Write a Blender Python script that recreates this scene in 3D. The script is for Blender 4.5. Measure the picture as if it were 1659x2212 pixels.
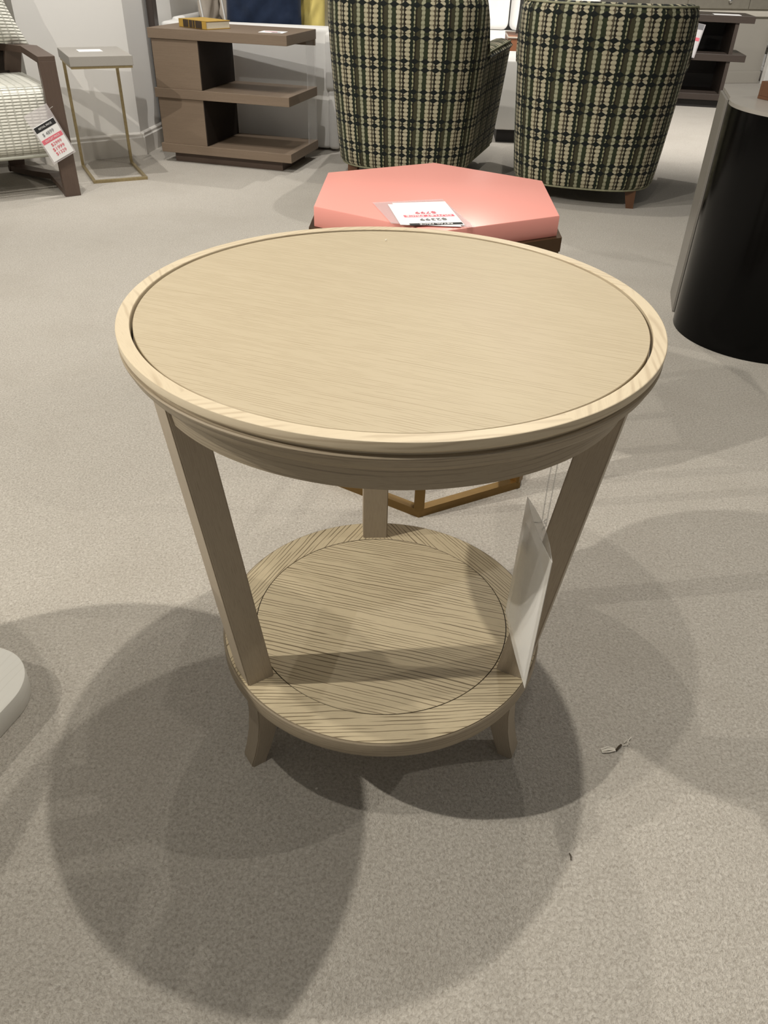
import bpy, bmesh, math, random
from mathutils import Vector, Matrix, Euler
random.seed(7)
for o in list(bpy.data.objects): bpy.data.objects.remove(o)
S = bpy.context.scene
COL = S.collection
PI = math.pi
R = math.radians

# ------------------------------------------------------------------ camera
F_PX, PITCH, ROLL, CAM_H = 1683.5, .6298, .0333, 1.0
cam = bpy.data.objects.new('camera', bpy.data.cameras.new('camera'))
COL.objects.link(cam)
fwd = Vector((0, math.cos(PITCH), -math.sin(PITCH)))
rt = Vector((1, 0, 0)); up = rt.cross(fwd)
rgt = math.cos(ROLL)*rt + math.sin(ROLL)*up
upv = -math.sin(ROLL)*rt + math.cos(ROLL)*up
cam.matrix_world = Matrix(((rgt.x, upv.x, -fwd.x, 0), (rgt.y, upv.y, -fwd.y, 0), (rgt.z, upv.z, -fwd.z, CAM_H), (0, 0, 0, 1)))
cam.data.sensor_fit = 'HORIZONTAL'; cam.data.sensor_width = 36
cam.data.lens = F_PX/1659*36
cam.data.clip_start = .02; cam.data.clip_end = 60
S.camera = cam

# ------------------------------------------------------------------ world, lamps, exposure
W = bpy.data.worlds.new('showroom_ambient'); S.world = W; W.use_nodes = True
bg = W.node_tree.nodes['Background']
bg.inputs[0].default_value = (1.0, .965, .90, 1); bg.inputs[1].default_value = .15
S.view_settings.view_transform = 'Standard'; S.view_settings.look = 'None'
S.view_settings.gamma = 1; S.view_settings.use_curve_mapping = False
S.view_settings.exposure = 0
UNSEEN_SPOT_Z = 2.72
def unseen_spot(x, y, aim, watts, cone=95, blend=.6, size=.022, col=(1, .93, .81)):
    d = bpy.data.lights.new('unseen_spot', 'SPOT'); d.energy = watts; d.spot_size = R(cone); d.spot_blend = blend
    d.shadow_soft_size = size; d.color = col
    o = bpy.data.objects.new('unseen_spot', d); COL.objects.link(o); o.location = (x, y, UNSEEN_SPOT_Z)
    v = Vector(aim) - o.location
    o.rotation_euler = v.to_track_quat('-Z', 'Y').to_euler()
    return o
WARM, NEUTRAL = (1, .94, .835), (1, .96, .90)
LAMPS = [
    (.27, 1.11, (.15, .85, 0), 103, 125, WARM),
    (-.50, .29, (-.2, .6, 0), 50, 125, WARM),
    (.55, 3.85, (.1, 2.2, 0), 55, 125, WARM),
    (2.90, 1.40, (.6, 1.0, 0), 62, 100, WARM),
    (-2.35, .35, (-.1, 1.2, 0), 230, 130, WARM),
    (-3.80, .70, (.2, 1.3, 0), 185, 90, WARM),
    # added spots, unseen, to brighten the back of the showroom
    (-.7, 2.9, (-1.1, 4.4, .2), 92, 120, NEUTRAL),
    (-1.45, 3.45, (-1.75, 4.5, .95), 105, 80, NEUTRAL),
    (2.2, 5.2, (2.4, 7.4, .2), 420, 120, NEUTRAL),
    (.2, 5.6, (-.4, 5.6, .4), 100, 130, NEUTRAL),
]
for lx, ly, aim, watts, cone, col in LAMPS: unseen_spot(lx, ly, aim, watts, cone, col=col)

# ------------------------------------------------------------------ material helpers
class NT:
    def __init__(s, name):
        s.m = bpy.data.materials.new(name); s.m.use_nodes = True
        s.t = s.m.node_tree; s.b = s.t.nodes['Principled BSDF']
    def n(s, kind, **kw):
        nd = s.t.nodes.new(kind)
        for k, v in kw.items(): setattr(nd, k, v)
        return nd
    def link(s, a, b): s.t.links.new(a, b)
    def put(s, sock, v):
        if hasattr(v, 'is_output'): s.link(v, sock)
        elif v is not None: sock.default_value = v
    def math(s, op, a, b=None, c=None):
        nd = s.n('ShaderNodeMath', operation=op)
        s.put(nd.inputs[0], a)
        if b is not None: s.put(nd.inputs[1], b)
        if c is not None: s.put(nd.inputs[2], c)
        return nd.outputs[0]
    def comb(s, x, y, z=0.):
        nd = s.n('ShaderNodeCombineXYZ'); s.put(nd.inputs[0], x); s.put(nd.inputs[1], y); s.put(nd.inputs[2], z); return nd.outputs[0]
    def noise(s, vec, scale=1., detail=2., rough=.5, dist=0.):
        nd = s.n('ShaderNodeTexNoise'); s.put(nd.inputs['Vector'], vec)
        nd.inputs['Scale'].default_value = scale; nd.inputs['Detail'].default_value = detail
        nd.inputs['Roughness'].default_value = rough; nd.inputs['Distortion'].default_value = dist
        return nd.outputs['Fac']
    def ramp(s, fac, stops, interp='LINEAR'):
        nd = s.n('ShaderNodeValToRGB'); cr = nd.color_ramp; cr.interpolation = interp
        while len(cr.elements) < len(stops): cr.elements.new(.5)
        for e, (p, c) in zip(cr.elements, stops):
            e.position = p; e.color = (*c, 1) if len(c) == 3 else c
        s.put(nd.inputs[0], fac); return nd.outputs[0]
    def mix(s, fac, a, b, blend='MIX'):
        nd = s.n('ShaderNodeMix', data_type='RGBA', blend_type=blend)
        s.put(nd.inputs[0], fac)
        s.put(nd.inputs[6], (*a, 1) if isinstance(a, tuple) else a); s.put(nd.inputs[7], (*b, 1) if isinstance(b, tuple) else b)
        return nd.outputs[2]
    def step(s, v, lo, hi):
        nd = s.n('ShaderNodeMapRange', interpolation_type='SMOOTHSTEP'); s.put(nd.inputs[0], v)
        nd.inputs[1].default_value = lo; nd.inputs[2].default_value = hi; return nd.outputs[0]
    def bump(s, h, strength=.3, dist=.002):
        nd = s.n('ShaderNodeBump'); nd.inputs['Strength'].default_value = strength; nd.inputs['Distance'].default_value = dist
        s.put(nd.inputs['Height'], h); s.link(nd.outputs[0], s.b.inputs['Normal'])
    def uv(s):
        nd = s.n('ShaderNodeUVMap'); sp = s.n('ShaderNodeSeparateXYZ'); s.link(nd.outputs[0], sp.inputs[0])
        return nd.outputs[0], sp.outputs[0], sp.outputs[1]
    def obj(s): return s.n('ShaderNodeTexCoord').outputs['Object']
    def set(s, col=None, rough=.5, metal=0., spec=.5, sheen=0.):
        if col is not None: s.put(s.b.inputs['Base Color'], (*col, 1) if isinstance(col, tuple) else col)
        s.put(s.b.inputs['Roughness'], rough); s.put(s.b.inputs['Metallic'], metal)
        s.b.inputs['Specular IOR Level'].default_value = spec
        s.b.inputs['Sheen Weight'].default_value = sheen
        return s.m

def plain(name, col, rough=.5, metal=0., spec=.5, var=.06, nscale=40., bump=0., sheen=0.):
    t = NT(name); v = t.noise(t.obj(), nscale, 3)
    c = t.mix(v, tuple(x*(1-var) for x in col), tuple(min(1, x*(1+var)) for x in col))
    if bump: t.bump(v, bump, .001)
    return t.set(c, rough, metal, spec, sheen)

def wood(name, light, mid, dark, gap=.005, length=12., amount=.6, warp=.03, rough=.45, pores=.25, thin=.70, spec=.4, brk=.42):
    """fine dashed grain lines: gap = mean spacing in metres, length = breaks per metre along the grain"""
    t = NT(name); _, u, v = t.uv()
    w = t.noise(t.comb(t.math('MULTIPLY', u, 2.4), t.math('MULTIPLY', v, 9.), 3.), 1., 2)
    w2 = t.noise(t.comb(t.math('MULTIPLY', u, 22.), t.math('MULTIPLY', v, 60.), 7.), 1., 1)
    vw = t.math('ADD', v, t.math('ADD', t.math('MULTIPLY', t.math('SUBTRACT', w, .5), warp), t.math('MULTIPLY', t.math('SUBTRACT', w2, .5), gap*.5)))
    rowj = t.noise(t.comb(t.math('MULTIPLY', u, .6), t.math('MULTIPLY', vw, .33/gap), 11.), 1., 1)
    ph = t.math('ADD', t.math('DIVIDE', vw, gap), t.math('MULTIPLY', rowj, 1.6))
    tri = t.math('ABSOLUTE', t.math('SUBTRACT', t.math('MULTIPLY', t.math('FRACT', ph), 2.), 1.))
    row = t.math('FLOOR', ph)
    br = t.noise(t.comb(t.math('MULTIPLY', u, length), t.math('MULTIPLY', row, 5.37), 2.), 1., 2)
    line = t.math('MULTIPLY', t.step(t.math('SUBTRACT', 1., tri), thin, .97), t.step(br, brk, brk+.14))
    p = t.noise(t.comb(t.math('MULTIPLY', u, 60.), t.math('MULTIPLY', vw, 1100.), 5.), 1., 2)
    tone = t.noise(t.comb(t.math('MULTIPLY', u, 1.5), t.math('MULTIPLY', vw, 16.), 9.), 1., 2)
    c = t.mix(tone, light, mid)
    c = t.mix(t.math('MULTIPLY', t.step(p, .5, .75), pores), c, dark)
    c = t.mix(t.math('MULTIPLY', line, amount), c, dark)
    t.bump(t.math('SUBTRACT', 1., line), .10, .0005)
    return t.set(c, rough, 0, spec)

def carpet():
    t = NT('carpet'); o = t.obj()
    f1 = t.noise(o, 230, 3, .6, .6); f2 = t.noise(o, 620, 2); big = t.noise(o, 3.2, 4, .6); med = t.noise(o, 17, 3, .6)
    c = t.ramp(f1, [(.28, (.30, .27, .232)), (.5, (.458, .427, .380)), (.72, (.60, .568, .515))])
    c = t.mix(t.math('MULTIPLY', f2, .25), c, (.60, .56, .50))
    c = t.mix(t.math('MULTIPLY', t.step(big, .45, .7), .22), c, (.36, .325, .275))
    c = t.mix(t.math('MULTIPLY', t.step(med, .5, .75), .12), c, (.34, .31, .265))
    t.bump(t.math('ADD', t.math('MULTIPLY', f1, 1.), t.math('MULTIPLY', f2, .5)), .55, .006)
    return t.set(c, .95, 0, .1, .15)

def patterned():
    t = NT('green_beaded_fabric'); _, u, v = t.uv()
    PU, PV = .150, .125
    A = lambda x, y: t.math('ADD', x, y)
    S_ = lambda x, y: t.math('SUBTRACT', x, y)
    Mu = lambda x, y: t.math('MULTIPLY', x, y)
    wob = t.noise(t.comb(Mu(u, 45.), Mu(v, 70.)), 1., 2)
    x = t.math('FRACT', A(t.math('DIVIDE', u, PU), Mu(S_(wob, .5), .05)))
    fv = t.math('FRACT', t.math('DIVIDE', v, PV))
    sc = t.math('ABSOLUTE', t.math('SINE', t.math('MULTIPLY', v, PI*7/PV)))          # 7 beads per repeat
    sc = t.math('POWER', sc, .6)
    dk, brn, olv, olv2, tau = (.012, .018, .011), (.022, .016, .010), (.050, .048, .026), (.028, .036, .017), (.085, .068, .044)
    c = t.ramp(x, [(0, tau), (.175, dk), (.235, brn), (.285, brn), (.44, dk), (.59, brn), (.63, olv), (.75, olv), (.87, olv2)], 'CONSTANT')
    tone = t.noise(t.comb(Mu(u, 20.), Mu(v, 110.), 4.), 1., 2)
    crA = t.mix(tone, (.56, .52, .38), (.40, .36, .24)); crC = t.mix(tone, (.42, .42, .30), (.28, .28, .18))
    def beads(c, cen, hw, colr, lo, depth):
        d = t.math('DIVIDE', t.math('ABSOLUTE', S_(x, cen)), hw)
        lim = A(lo, Mu(sc, 1-lo))
        m = S_(1., t.step(S_(d, lim), -.10, .05))
        m = Mu(m, A(1-depth, Mu(sc, depth)))
        return t.mix(m, c, colr)
    c = beads(c, .065, .074, crA, .35, .60)
    c = beads(c, .362, .088, crA, .40, .60)
    c = beads(c, .810, .058, crC, .62, .55)
    c = beads(c, .205, .028, (.40, .37, .26), .05, .8)
    c = beads(c, .560, .026, (.34, .33, .20), .05, .8)
    # paired rows of black lozenges joined by a thin line
    du = t.math('ABSOLUTE', S_(t.math('FRACT', A(Mu(x, 3.), .69)), .5))
    for c0 in (.30, .57):
        dv = t.math('ABSOLUTE', S_(fv, c0))
        d = A(t.math('DIVIDE', du, .47), t.math('DIVIDE', dv, .105))
        c = t.mix(S_(1., t.step(d, .85, 1.1)), c, (.007, .010, .010))
        c = t.mix(Mu(S_(1., t.step(dv, .006, .022)), .8), c, (.010, .013, .010))
    t.bump(t.noise(t.comb(Mu(u, 900.), Mu(v, 900.)), 1., 2), .2, .001)
    return t.set(c, .85, 0, .25, .05)

def woven():
    t = NT('woven_cream_fabric'); _, u, v = t.uv()
    ru = t.math('FRACT', t.math('DIVIDE', u, .034)); rv = t.math('FRACT', t.math('DIVIDE', v, .0125))
    jit = t.noise(t.comb(t.math('MULTIPLY', u, 90.), t.math('MULTIPLY', v, 200.)), 1., 2)
    gu = t.step(t.math('ABSOLUTE', t.math('SUBTRACT', ru, .5)), .30, .5)
    gv = t.step(t.math('ABSOLUTE', t.math('SUBTRACT', rv, .5)), .22, .46)
    g = t.math('MAXIMUM', t.math('MULTIPLY', gu, .40), t.math('MULTIPLY', gv, .70))
    g = t.math('MULTIPLY', g, t.math('ADD', .6, jit))
    c = t.mix(g, (.90, .89, .81), (.20, .20, .155))
    t.bump(t.math('SUBTRACT', 1., g), .8, .006)
    return t.set(c, .9, 0, .2)

def clear(name, col=(1, 1, 1), alpha=.25, rough=.12):
    t = NT(name); t.set(col, rough, 0, .5)
    t.b.inputs['Alpha'].default_value = alpha
    return t.m

M = {}
M['carpet'] = carpet()
M['oak_top'] = wood('bleached_oak_top', (.50, .425, .30), (.46, .385, .268), (.30, .235, .145), .0034, 14, .60, .02, .50, .22, .55, .4)
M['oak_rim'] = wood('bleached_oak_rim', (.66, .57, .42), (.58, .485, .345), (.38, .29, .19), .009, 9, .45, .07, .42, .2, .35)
M['oak_shelf'] = wood('limed_oak_shelf', (.70, .60, .41), (.63, .53, .355), (.17, .125, .07), .0056, 8, 1., .035, .5, .18, .64, .35, .37)
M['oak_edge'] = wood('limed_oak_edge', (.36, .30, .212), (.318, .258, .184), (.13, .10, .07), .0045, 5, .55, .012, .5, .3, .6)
M['oak_leg'] = wood('limed_oak_leg', (.42, .355, .265), (.375, .31, .235), (.22, .18, .13), .0022, 30, .4, .008, .5, .35)
M['groove'] = plain('dark_groove', (.06, .05, .04), .7)
M['walnut'] = wood('taupe_oak_veneer', (.222, .165, .118), (.19, .14, .098), (.115, .08, .055), .006, 6, .4, .02, .5, .3)
M['shaded_wood'] = wood('shade_dark_veneer', (.03, .022, .017), (.024, .018, .014), (.012, .009, .007), .006, 6, .4, .02, .7, .2, .7, .2)  # near-black holds the shade on the end table's compartment side
M['espresso'] = wood('espresso_veneer', (.062, .048, .04), (.05, .038, .032), (.02, .015, .012), .006, 6, .5, .02, .4, .2)
M['armwood'] = wood('brown_ash_frame', (.115, .08, .062), (.10, .068, .052), (.05, .034, .027), .004, 8, .5, .01, .45, .3)
M['legwood'] = wood('chestnut_leg', (.15, .07, .035), (.12, .055, .028), (.05, .022, .012), .004, 8, .5, .01, .4, .2)
M['pink'] = plain('coral_pink_lacquer', (.88, .365, .315), .32, 0, .5, .015, 3)
M['brass'] = plain('brushed_brass', (.20, .125, .045), .38, .85, .5, .12, 60)
M['bronze'] = plain('dark_bronze_band', (.105, .062, .032), .4, .7, .5, .1, 50)
M['gold_leaf'] = plain('antique_gold_metal', (.42, .34, .19), .42, .75, .5, .2, 90)
M['shagreen'] = plain('grey_shagreen', (.35, .33, .30), .5, 0, .4, .1, 300, .25)
M['pattern'] = patterned()
M['woven'] = woven()
M['welt'] = plain('green_cream_welt', (.30, .30, .20), .85, 0, .2, .5, 60)
M['white_fabric'] = plain('white_slipcover_linen', (.80, .79, .765), .9, 0, .2, .03, 25, .15, .1)
M['white_cushion'] = plain('white_cotton', (.84, .83, .81), .9, 0, .2, .03, 20, .2, .1)
M['beige_fabric'] = plain('oatmeal_linen', (.56, .50, .43), .9, 0, .2, .08, 200, .2, .1)
M['navy_fabric'] = plain('navy_cotton', (.012, .022, .05), .85, 0, .25, .3, 30, .2, .1)
M['yellow_fabric'] = plain('yellow_cotton', (.80, .66, .22), .9, 0, .2, .12, 18, .2)
M['wall'] = plain('painted_wall', (.84, .825, .795), .8, 0, .3, .015, 2)
M['wall_dim'] = plain('taupe_paint', (.40, .375, .33), .8, 0, .3, .02, 2)
M['base'] = plain('baseboard_paint', (.68, .65, .605), .45, 0, .5, .015, 5)
M['lacquer'] = plain('black_lacquer', (.002, .002, .002), .16, 0, .14, .3, 4)
M['sheen_side'] = wood('floor_sheen_grey', (.25, .235, .21), (.21, .195, .175), (.15, .14, .125), .006, 4, .4, .01, .35, .1)  # grey stands in for the floor's grazing reflection on the black drum
M['stone_top'] = plain('pale_stone_top', (.34, .32, .29), .3, 0, .5, .12, 9)
M['white_lacquer'] = plain('white_lacquer', (.80, .785, .75), .4, 0, .5, .01, 4)
M['black_plinth'] = plain('black_plinth', (.012, .01, .009), .6)
M['paper'] = plain('white_paper', (.86, .86, .86), .7, 0, .3, .01)
M['ink_black'] = plain('black_ink', (.02, .02, .022), .6)
M['ink_grey'] = plain('pencil_grey_ink', (.20, .20, .21), .7)
M['ink_pink'] = plain('pink_red_ink', (.75, .17, .22), .6)
M['ink_red'] = plain('red_marker', (.70, .10, .14), .6)
M['sleeve'] = clear('clear_vinyl_sleeve', (.80, .76, .78), .34, .08)
M['sleeve_hazy'] = clear('hazy_vinyl_sleeve', (.80, .79, .76), .42, .15)
M['cord'] = clear('clear_nylon_cord', (.9, .9, .88), .4, .2)
M['acrylic'] = clear('clear_acrylic', (.95, .97, 1), .10, .03)
M['champagne'] = plain('champagne_silver_leaf', (.36, .335, .28), .35, .45, .5, .12, 25)
M['nickel'] = plain('polished_nickel', (.75, .74, .72), .2, 1.)
M['terracotta'] = plain('tan_leather', (.30, .125, .062), .5, 0, .4, .08, 30)
M['charcoal'] = plain('charcoal_fabric', (.07, .07, .066), .8)
M['gold_book'] = plain('mustard_book_cloth', (.45, .28, .05), .6, 0, .4, .1, 30)
M['dark_band'] = plain('dark_brown_spine_label', (.045, .03, .018), .5, 0, .4, .3, 60)
M['pages'] = plain('book_pages', (.78, .72, .58), .8, 0, .2, .06, 200)
M['lint'] = plain('pale_lint', (.80, .76, .68), .9)
M['twig'] = plain('dark_twig', (.05, .035, .02), .8)
M['whitewash'] = wood('whitewashed_wood', (.82, .81, .76), (.78, .77, .72), (.66, .64, .58), .012, 4, .3, .02, .45, .05)

# ------------------------------------------------------------------ mesh helpers
def obj(name, bm, mat, parent=None, smooth=None, loc=None, rot=None):
    me = bpy.data.meshes.new(name); bm.normal_update(); bm.to_mesh(me); bm.free()
    for m in (mat if isinstance(mat, list) else [mat]): me.materials.append(m)
    if smooth is not None:
        for p in me.polygons: p.use_smooth = True
        if smooth < 180: me.set_sharp_from_angle(angle=R(smooth))
    o = bpy.data.objects.new(name, me); COL.objects.link(o)
    if parent: o.parent = parent
    if loc: o.location = loc
    if rot: o.rotation_euler = rot
    return o
def tag(o, label=None, cat=None, group=None, kind=None):
    if label: o['label'] = label
    if cat: o['category'] = cat
    if group: o['group'] = group
    if kind: o['kind'] = kind
    return o
def thing(name, label, cat, loc=(0, 0, 0), rotz=0., group=None):
    o = bpy.data.objects.new(name, None); o.empty_display_size = .1; COL.objects.link(o)
    o.location = loc; o.rotation_euler = (0, 0, rotz)
    return tag(o, label, cat, group)
def struct(name, bm, mat, **k): return tag(obj(name, bm, mat, **k), kind='structure')
def BM(): return bmesh.new()
def merge(bm, other):
    me = bpy.data.meshes.new('tmp'); other.to_mesh(me); other.free(); bm.from_mesh(me); bpy.data.meshes.remove(me)
def box_uv(bm, faces, axis, off=(0, 0)):
    L = bm.loops.layers.uv.verify()
    for f in faces:
        n = f.normal; k = max(range(3), key=lambda i: abs(n[i]))
        oth = [i for i in range(3) if i != k]
        ua = axis if axis in oth else oth[0]; va = [i for i in oth if i != ua][0]
        for l in f.loops: l[L].uv = (l.vert.co[ua]+off[0], l.vert.co[va]+off[1])
def add_box(bm, x0, x1, y0, y1, z0, z1, bev=0., axis=0, seg=2, off=None):
    t = BM()
    bmesh.ops.create_cube(t, size=1)
    for v in t.verts: v.co = ((x0+x1)/2+v.co.x*(x1-x0), (y0+y1)/2+v.co.y*(y1-y0), (z0+z1)/2+v.co.z*(z1-z0))
    if bev: bmesh.ops.bevel(t, geom=t.edges[:], offset=bev, segments=seg, affect='EDGES', profile=.5)
    t.normal_update(); box_uv(t, t.faces, axis, off or (random.random()*3, random.random()*3)); merge(bm, t)
    return bm
def box(*a, **k): return add_box(BM(), *a, **k)
def add_prism(bm, pts, z0, z1, bev=0., axis=0, seg=2, side_uv=False):
    t = BM(); L = t.loops.layers.uv.verify()
    b = [t.verts.new((x, y, z0)) for x, y in pts]; u = [t.verts.new((x, y, z1)) for x, y in pts]
    t.faces.new(b[::-1]); t.faces.new(u); n = len(pts)
    for i in range(n): t.faces.new((b[i], b[(i+1) % n], u[(i+1) % n], u[i]))
    bmesh.ops.recalc_face_normals(t, faces=t.faces[:])
    if bev:
        es = [e for e in t.edges if abs(e.verts[0].co.z-e.verts[1].co.z) < 1e-6]
        bmesh.ops.bevel(t, geom=es, offset=bev, segments=seg, affect='EDGES', profile=.5)
    t.normal_update(); box_uv(t, t.faces, axis); merge(bm, t); return bm
def lathe(prof, n=160, uvmode='band', a0=0., sweep=2*PI, close=False):
    """prof: list of (r, z). band: u runs round the circumference."""
    bm = BM(); L = bm.loops.layers.uv.verify(); full = abs(sweep-2*PI) < 1e-6
    cols = []; m = n if full else n+1
    for i in range(m):
        a = a0+sweep*i/n; cols.append([bm.verts.new((r*math.cos(a), r*math.sin(a), z)) for r, z in prof])
    cum = [0]
    for (r0, z0), (r1, z1) in zip(prof, prof[1:]): cum.append(cum[-1]+math.hypot(r1-r0, z1-z0))
    Rm = max(r for r, z in prof); P = len(prof)
    for i in range(n):
        A, B = cols[i], cols[(i+1) % m]
        for j in range(P-1):
            f = bm.faces.new((A[j], B[j], B[j+1], A[j+1]))
            for l, (ii, jj) in zip(f.loops, ((i, j), (i+1, j), (i+1, j+1), (i, j+1))): l[L].uv = (sweep*ii/n*Rm, cum[jj])
    bmesh.ops.recalc_face_normals(bm, faces=bm.faces[:])
    return bm
def disc(r, z, n=160, rot=0., inner=0., seg=0, seg0=0., grain='plane', bm=None):
    """flat disc or ring; ring grain follows the tangent of each of seg pieces"""
    bm = bm or BM(); L = bm.loops.layers.uv.verify()
    if inner == 0:
        vs = [bm.verts.new((r*math.cos(2*PI*i/n), r*math.sin(2*PI*i/n), z)) for i in range(n)]
        f = bm.faces.new(vs); c, s = math.cos(-rot), math.sin(-rot)
        for l in f.loops: x, y, _ = l.vert.co; l[L].uv = (x*c-y*s, x*s+y*c)
        return bm
    ia = [bm.verts.new((inner*math.cos(2*PI*i/n), inner*math.sin(2*PI*i/n), z)) for i in range(n)]
    oa = [bm.verts.new((r*math.cos(2*PI*i/n), r*math.sin(2*PI*i/n), z)) for i in range(n)]
    for i in range(n):
        j = (i+1) % n; f = bm.faces.new((ia[i], oa[i], oa[j], ia[j]))
        am = 2*PI*(i+.5)/n; k = math.floor(((am-seg0) % (2*PI))/(2*PI/seg))
        ac = seg0+(k+.5)*2*PI/seg+PI/2
        c, s = math.cos(-ac), math.sin(-ac)
        for l in f.loops: x, y, _ = l.vert.co; l[L].uv = (x*c-y*s+k*1.7, x*s+y*c+k*.9)
    return bm
def add_tube(bm, pts, r, n=8, cap=True):
    pts = [Vector(p) for p in pts]; rings = []
    L = bm.loops.layers.uv.verify()
    rs = r if isinstance(r, (list, tuple)) else [r]*len(pts)
    ref = None
    for i, p in enumerate(pts):
        d = (pts[min(i+1, len(pts)-1)]-pts[max(i-1, 0)]).normalized()
        if ref is None: ref = d.orthogonal().normalized()
        ref = (ref-d*ref.dot(d)).normalized(); w = d.cross(ref)
        rings.append([bm.verts.new(p+rs[i]*(math.cos(2*PI*k/n)*ref+math.sin(2*PI*k/n)*w)) for k in range(n)])
    for A, B in zip(rings, rings[1:]):
        for k in range(n): bm.faces.new((A[k], A[(k+1) % n], B[(k+1) % n], B[k]))
    if cap: bm.faces.new(rings[0][::-1]); bm.faces.new(rings[-1])
    return bm
def add_loft(bm, rings, cap=True, closed=True):
    """rings of equal length; u along rings' sequence, v round the section"""
    L = bm.loops.layers.uv.verify()
    vs = [[bm.verts.new(p) for p in r] for r in rings]; n = len(rings[0]); fs = []
    cu = [0.]
    for A, B in zip(rings, rings[1:]): cu.append(cu[-1]+(Vector(A[0])-Vector(B[0])).length)
    cv = [0.]
    for k in range(n): cv.append(cv[-1]+(Vector(rings[0][k])-Vector(rings[0][(k+1) % n])).length)
    for i in range(len(vs)-1):
        for k in range(n if closed else n-1):
            f = bm.faces.new((vs[i][k], vs[i][(k+1) % n], vs[i+1][(k+1) % n], vs[i+1][k])); fs.append(f)
            for l, uv in zip(f.loops, ((cu[i], cv[k]), (cu[i], cv[k+1]), (cu[i+1], cv[k+1]), (cu[i+1], cv[k]))): l[L].uv = uv
    if cap:
        for r in (vs[0][::-1], vs[-1]):
            f = bm.faces.new(r); fs.append(f)
            for i, l in enumerate(f.loops): l[L].uv = (cu[-1]*0+cv[i % n], .01*i)
    bmesh.ops.recalc_face_normals(bm, faces=fs)
    return bm
def bar(bm, pts, w, h, side=None):
    """rectangular bar along a polyline with mitred corners; side = lateral axis (fixed)"""
    pts = [Vector(p) for p in pts]; rings = []
    for i, p in enumerate(pts):
        a = (p-pts[i-1]).normalized() if i else None; b = (pts[i+1]-p).normalized() if i < len(pts)-1 else None
        d = ((a or b)+(b or a)).normalized(); s = Vector(side).normalized()
        nrm = s.cross(d).normalized(); k = 1/max(.3, abs(d.dot(a or b)))
        rings.append([tuple(p+s*x*w/2+nrm*y*h/2*k) for x, y in ((-1, -1), (1, -1), (1, 1), (-1, 1))])
    return add_loft(bm, rings)
def pillow(w, h, t, n=26, pinch=.10, wr=.006, seed=1):
    bm = BM(); L = bm.loops.layers.uv.verify(); rnd = random.Random(seed)
    ph = [(rnd.uniform(4, 14), rnd.uniform(4, 14), rnd.uniform(0, 6)) for _ in range(5)]
    def side(sg):
        g = []
        for i in range(n+1):
            row = []
            for j in range(n+1):
                x, y = 2*i/n-1, 2*j/n-1
                e = max(0, (1-abs(x)**2.4))**.55*max(0, (1-abs(y)**2.4))**.55
                px = x*(1-pinch*(1-abs(y)**2)*.5*abs(x)); py = y*(1-pinch*(1-abs(x)**2)*.5*abs(y))
                wob = sum(math.sin(a*x+c)*math.sin(b*y+c) for a, b, c in ph)*wr*e
                row.append((px*w/2, py*h/2, sg*(t/2*e+wob)))
            g.append(row)
        return g
    up, dn = side(1), side(-1)
    V = [[bm.verts.new(p) for p in r] for r in up]
    D = [[V[i][j] if i in (0, n) or j in (0, n) else bm.verts.new(dn[i][j]) for j in range(n+1)] for i in range(n+1)]
    for G, fl in ((V, 0), (D, 1)):
        for i in range(n):
            for j in range(n):
                q = (G[i][j], G[i+1][j], G[i+1][j+1], G[i][j+1]); f = bm.faces.new(q[::-1] if fl else q)
                for l in f.loops: l[L].uv = (l.vert.co.x, l.vert.co.y)
    return bm
def piping(w, h, pinch=.10, r=.005, n=26):
    bm = BM(); pts = []
    def pt(x, y): return (x*(1-pinch*(1-abs(y)**2)*.5*abs(x))*w/2, y*(1-pinch*(1-abs(x)**2)*.5*abs(y))*h/2, 0)
    e = [(-1+2*i/n, -1) for i in range(n)]+[(1, -1+2*i/n) for i in range(n)]+[(1-2*i/n, 1) for i in range(n)]+[(-1, 1-2*i/n) for i in range(n+1)]
    return add_tube(bm, [pt(*q) for q in e], r, 6)
def text_mesh(s, size, name, mat, parent, loc, rot=(0, 0, 0), align='CENTER', sx=1.):
    cu = bpy.data.curves.new(name, 'FONT'); cu.body = s; cu.size = size; cu.align_x = align; cu.align_y = 'CENTER'; cu.extrude = .0002; cu.resolution_u = 4
    to = bpy.data.objects.new(name+'_tmp', cu); COL.objects.link(to)
    bpy.context.view_layer.update()
    me = bpy.data.meshes.new_from_object(to.evaluated_get(bpy.context.evaluated_depsgraph_get()))
    bpy.data.objects.remove(to); bpy.data.curves.remove(cu)
    me.name = name; me.materials.clear(); me.materials.append(mat)
    o = bpy.data.objects.new(name, me); COL.objects.link(o); o.parent = parent; o.location = loc; o.rotation_euler = rot; o.scale = (sx, 1, 1)
    return o

# ------------------------------------------------------------------ the setting
struct('floor', box(-7, 8, -3, 12, -.1, 0), M['carpet'])
CW = Vector((-1.43, 4.736)); dW = Vector((.82, .572)).normalized(); nW = Vector((dW.y, -dW.x))   # wall corner, wall direction, normal to the room
angW = math.atan2(dW.y, dW.x)
def wall_seg(name, a, b, z0, z1, th, mat, side):
    a, b = Vector(a), Vector(b); d = b-a
    bm = box(0, d.length, 0 if side > 0 else -th, th if side > 0 else 0, z0, z1)
    return struct(name, bm, mat, loc=(a.x, a.y, 0), rot=(0, 0, math.atan2(d.y, d.x)))
A1 = CW-dW*.536
wall_seg('wall_left', A1, CW, 0, 2.6, .35, M['wall'], 1)
wall_seg('wall_left_recess', CW-dW*4.6-nW*.12, A1-nW*.12, 0, 2.6, .23, M['wall_dim'], 1)
dR = Vector((.12, .993)).normalized()
wall_seg('wall_return', CW+dR*.0005, CW+dR*6.2, 0, 2.6, .2, M['wall'], 1)
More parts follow.
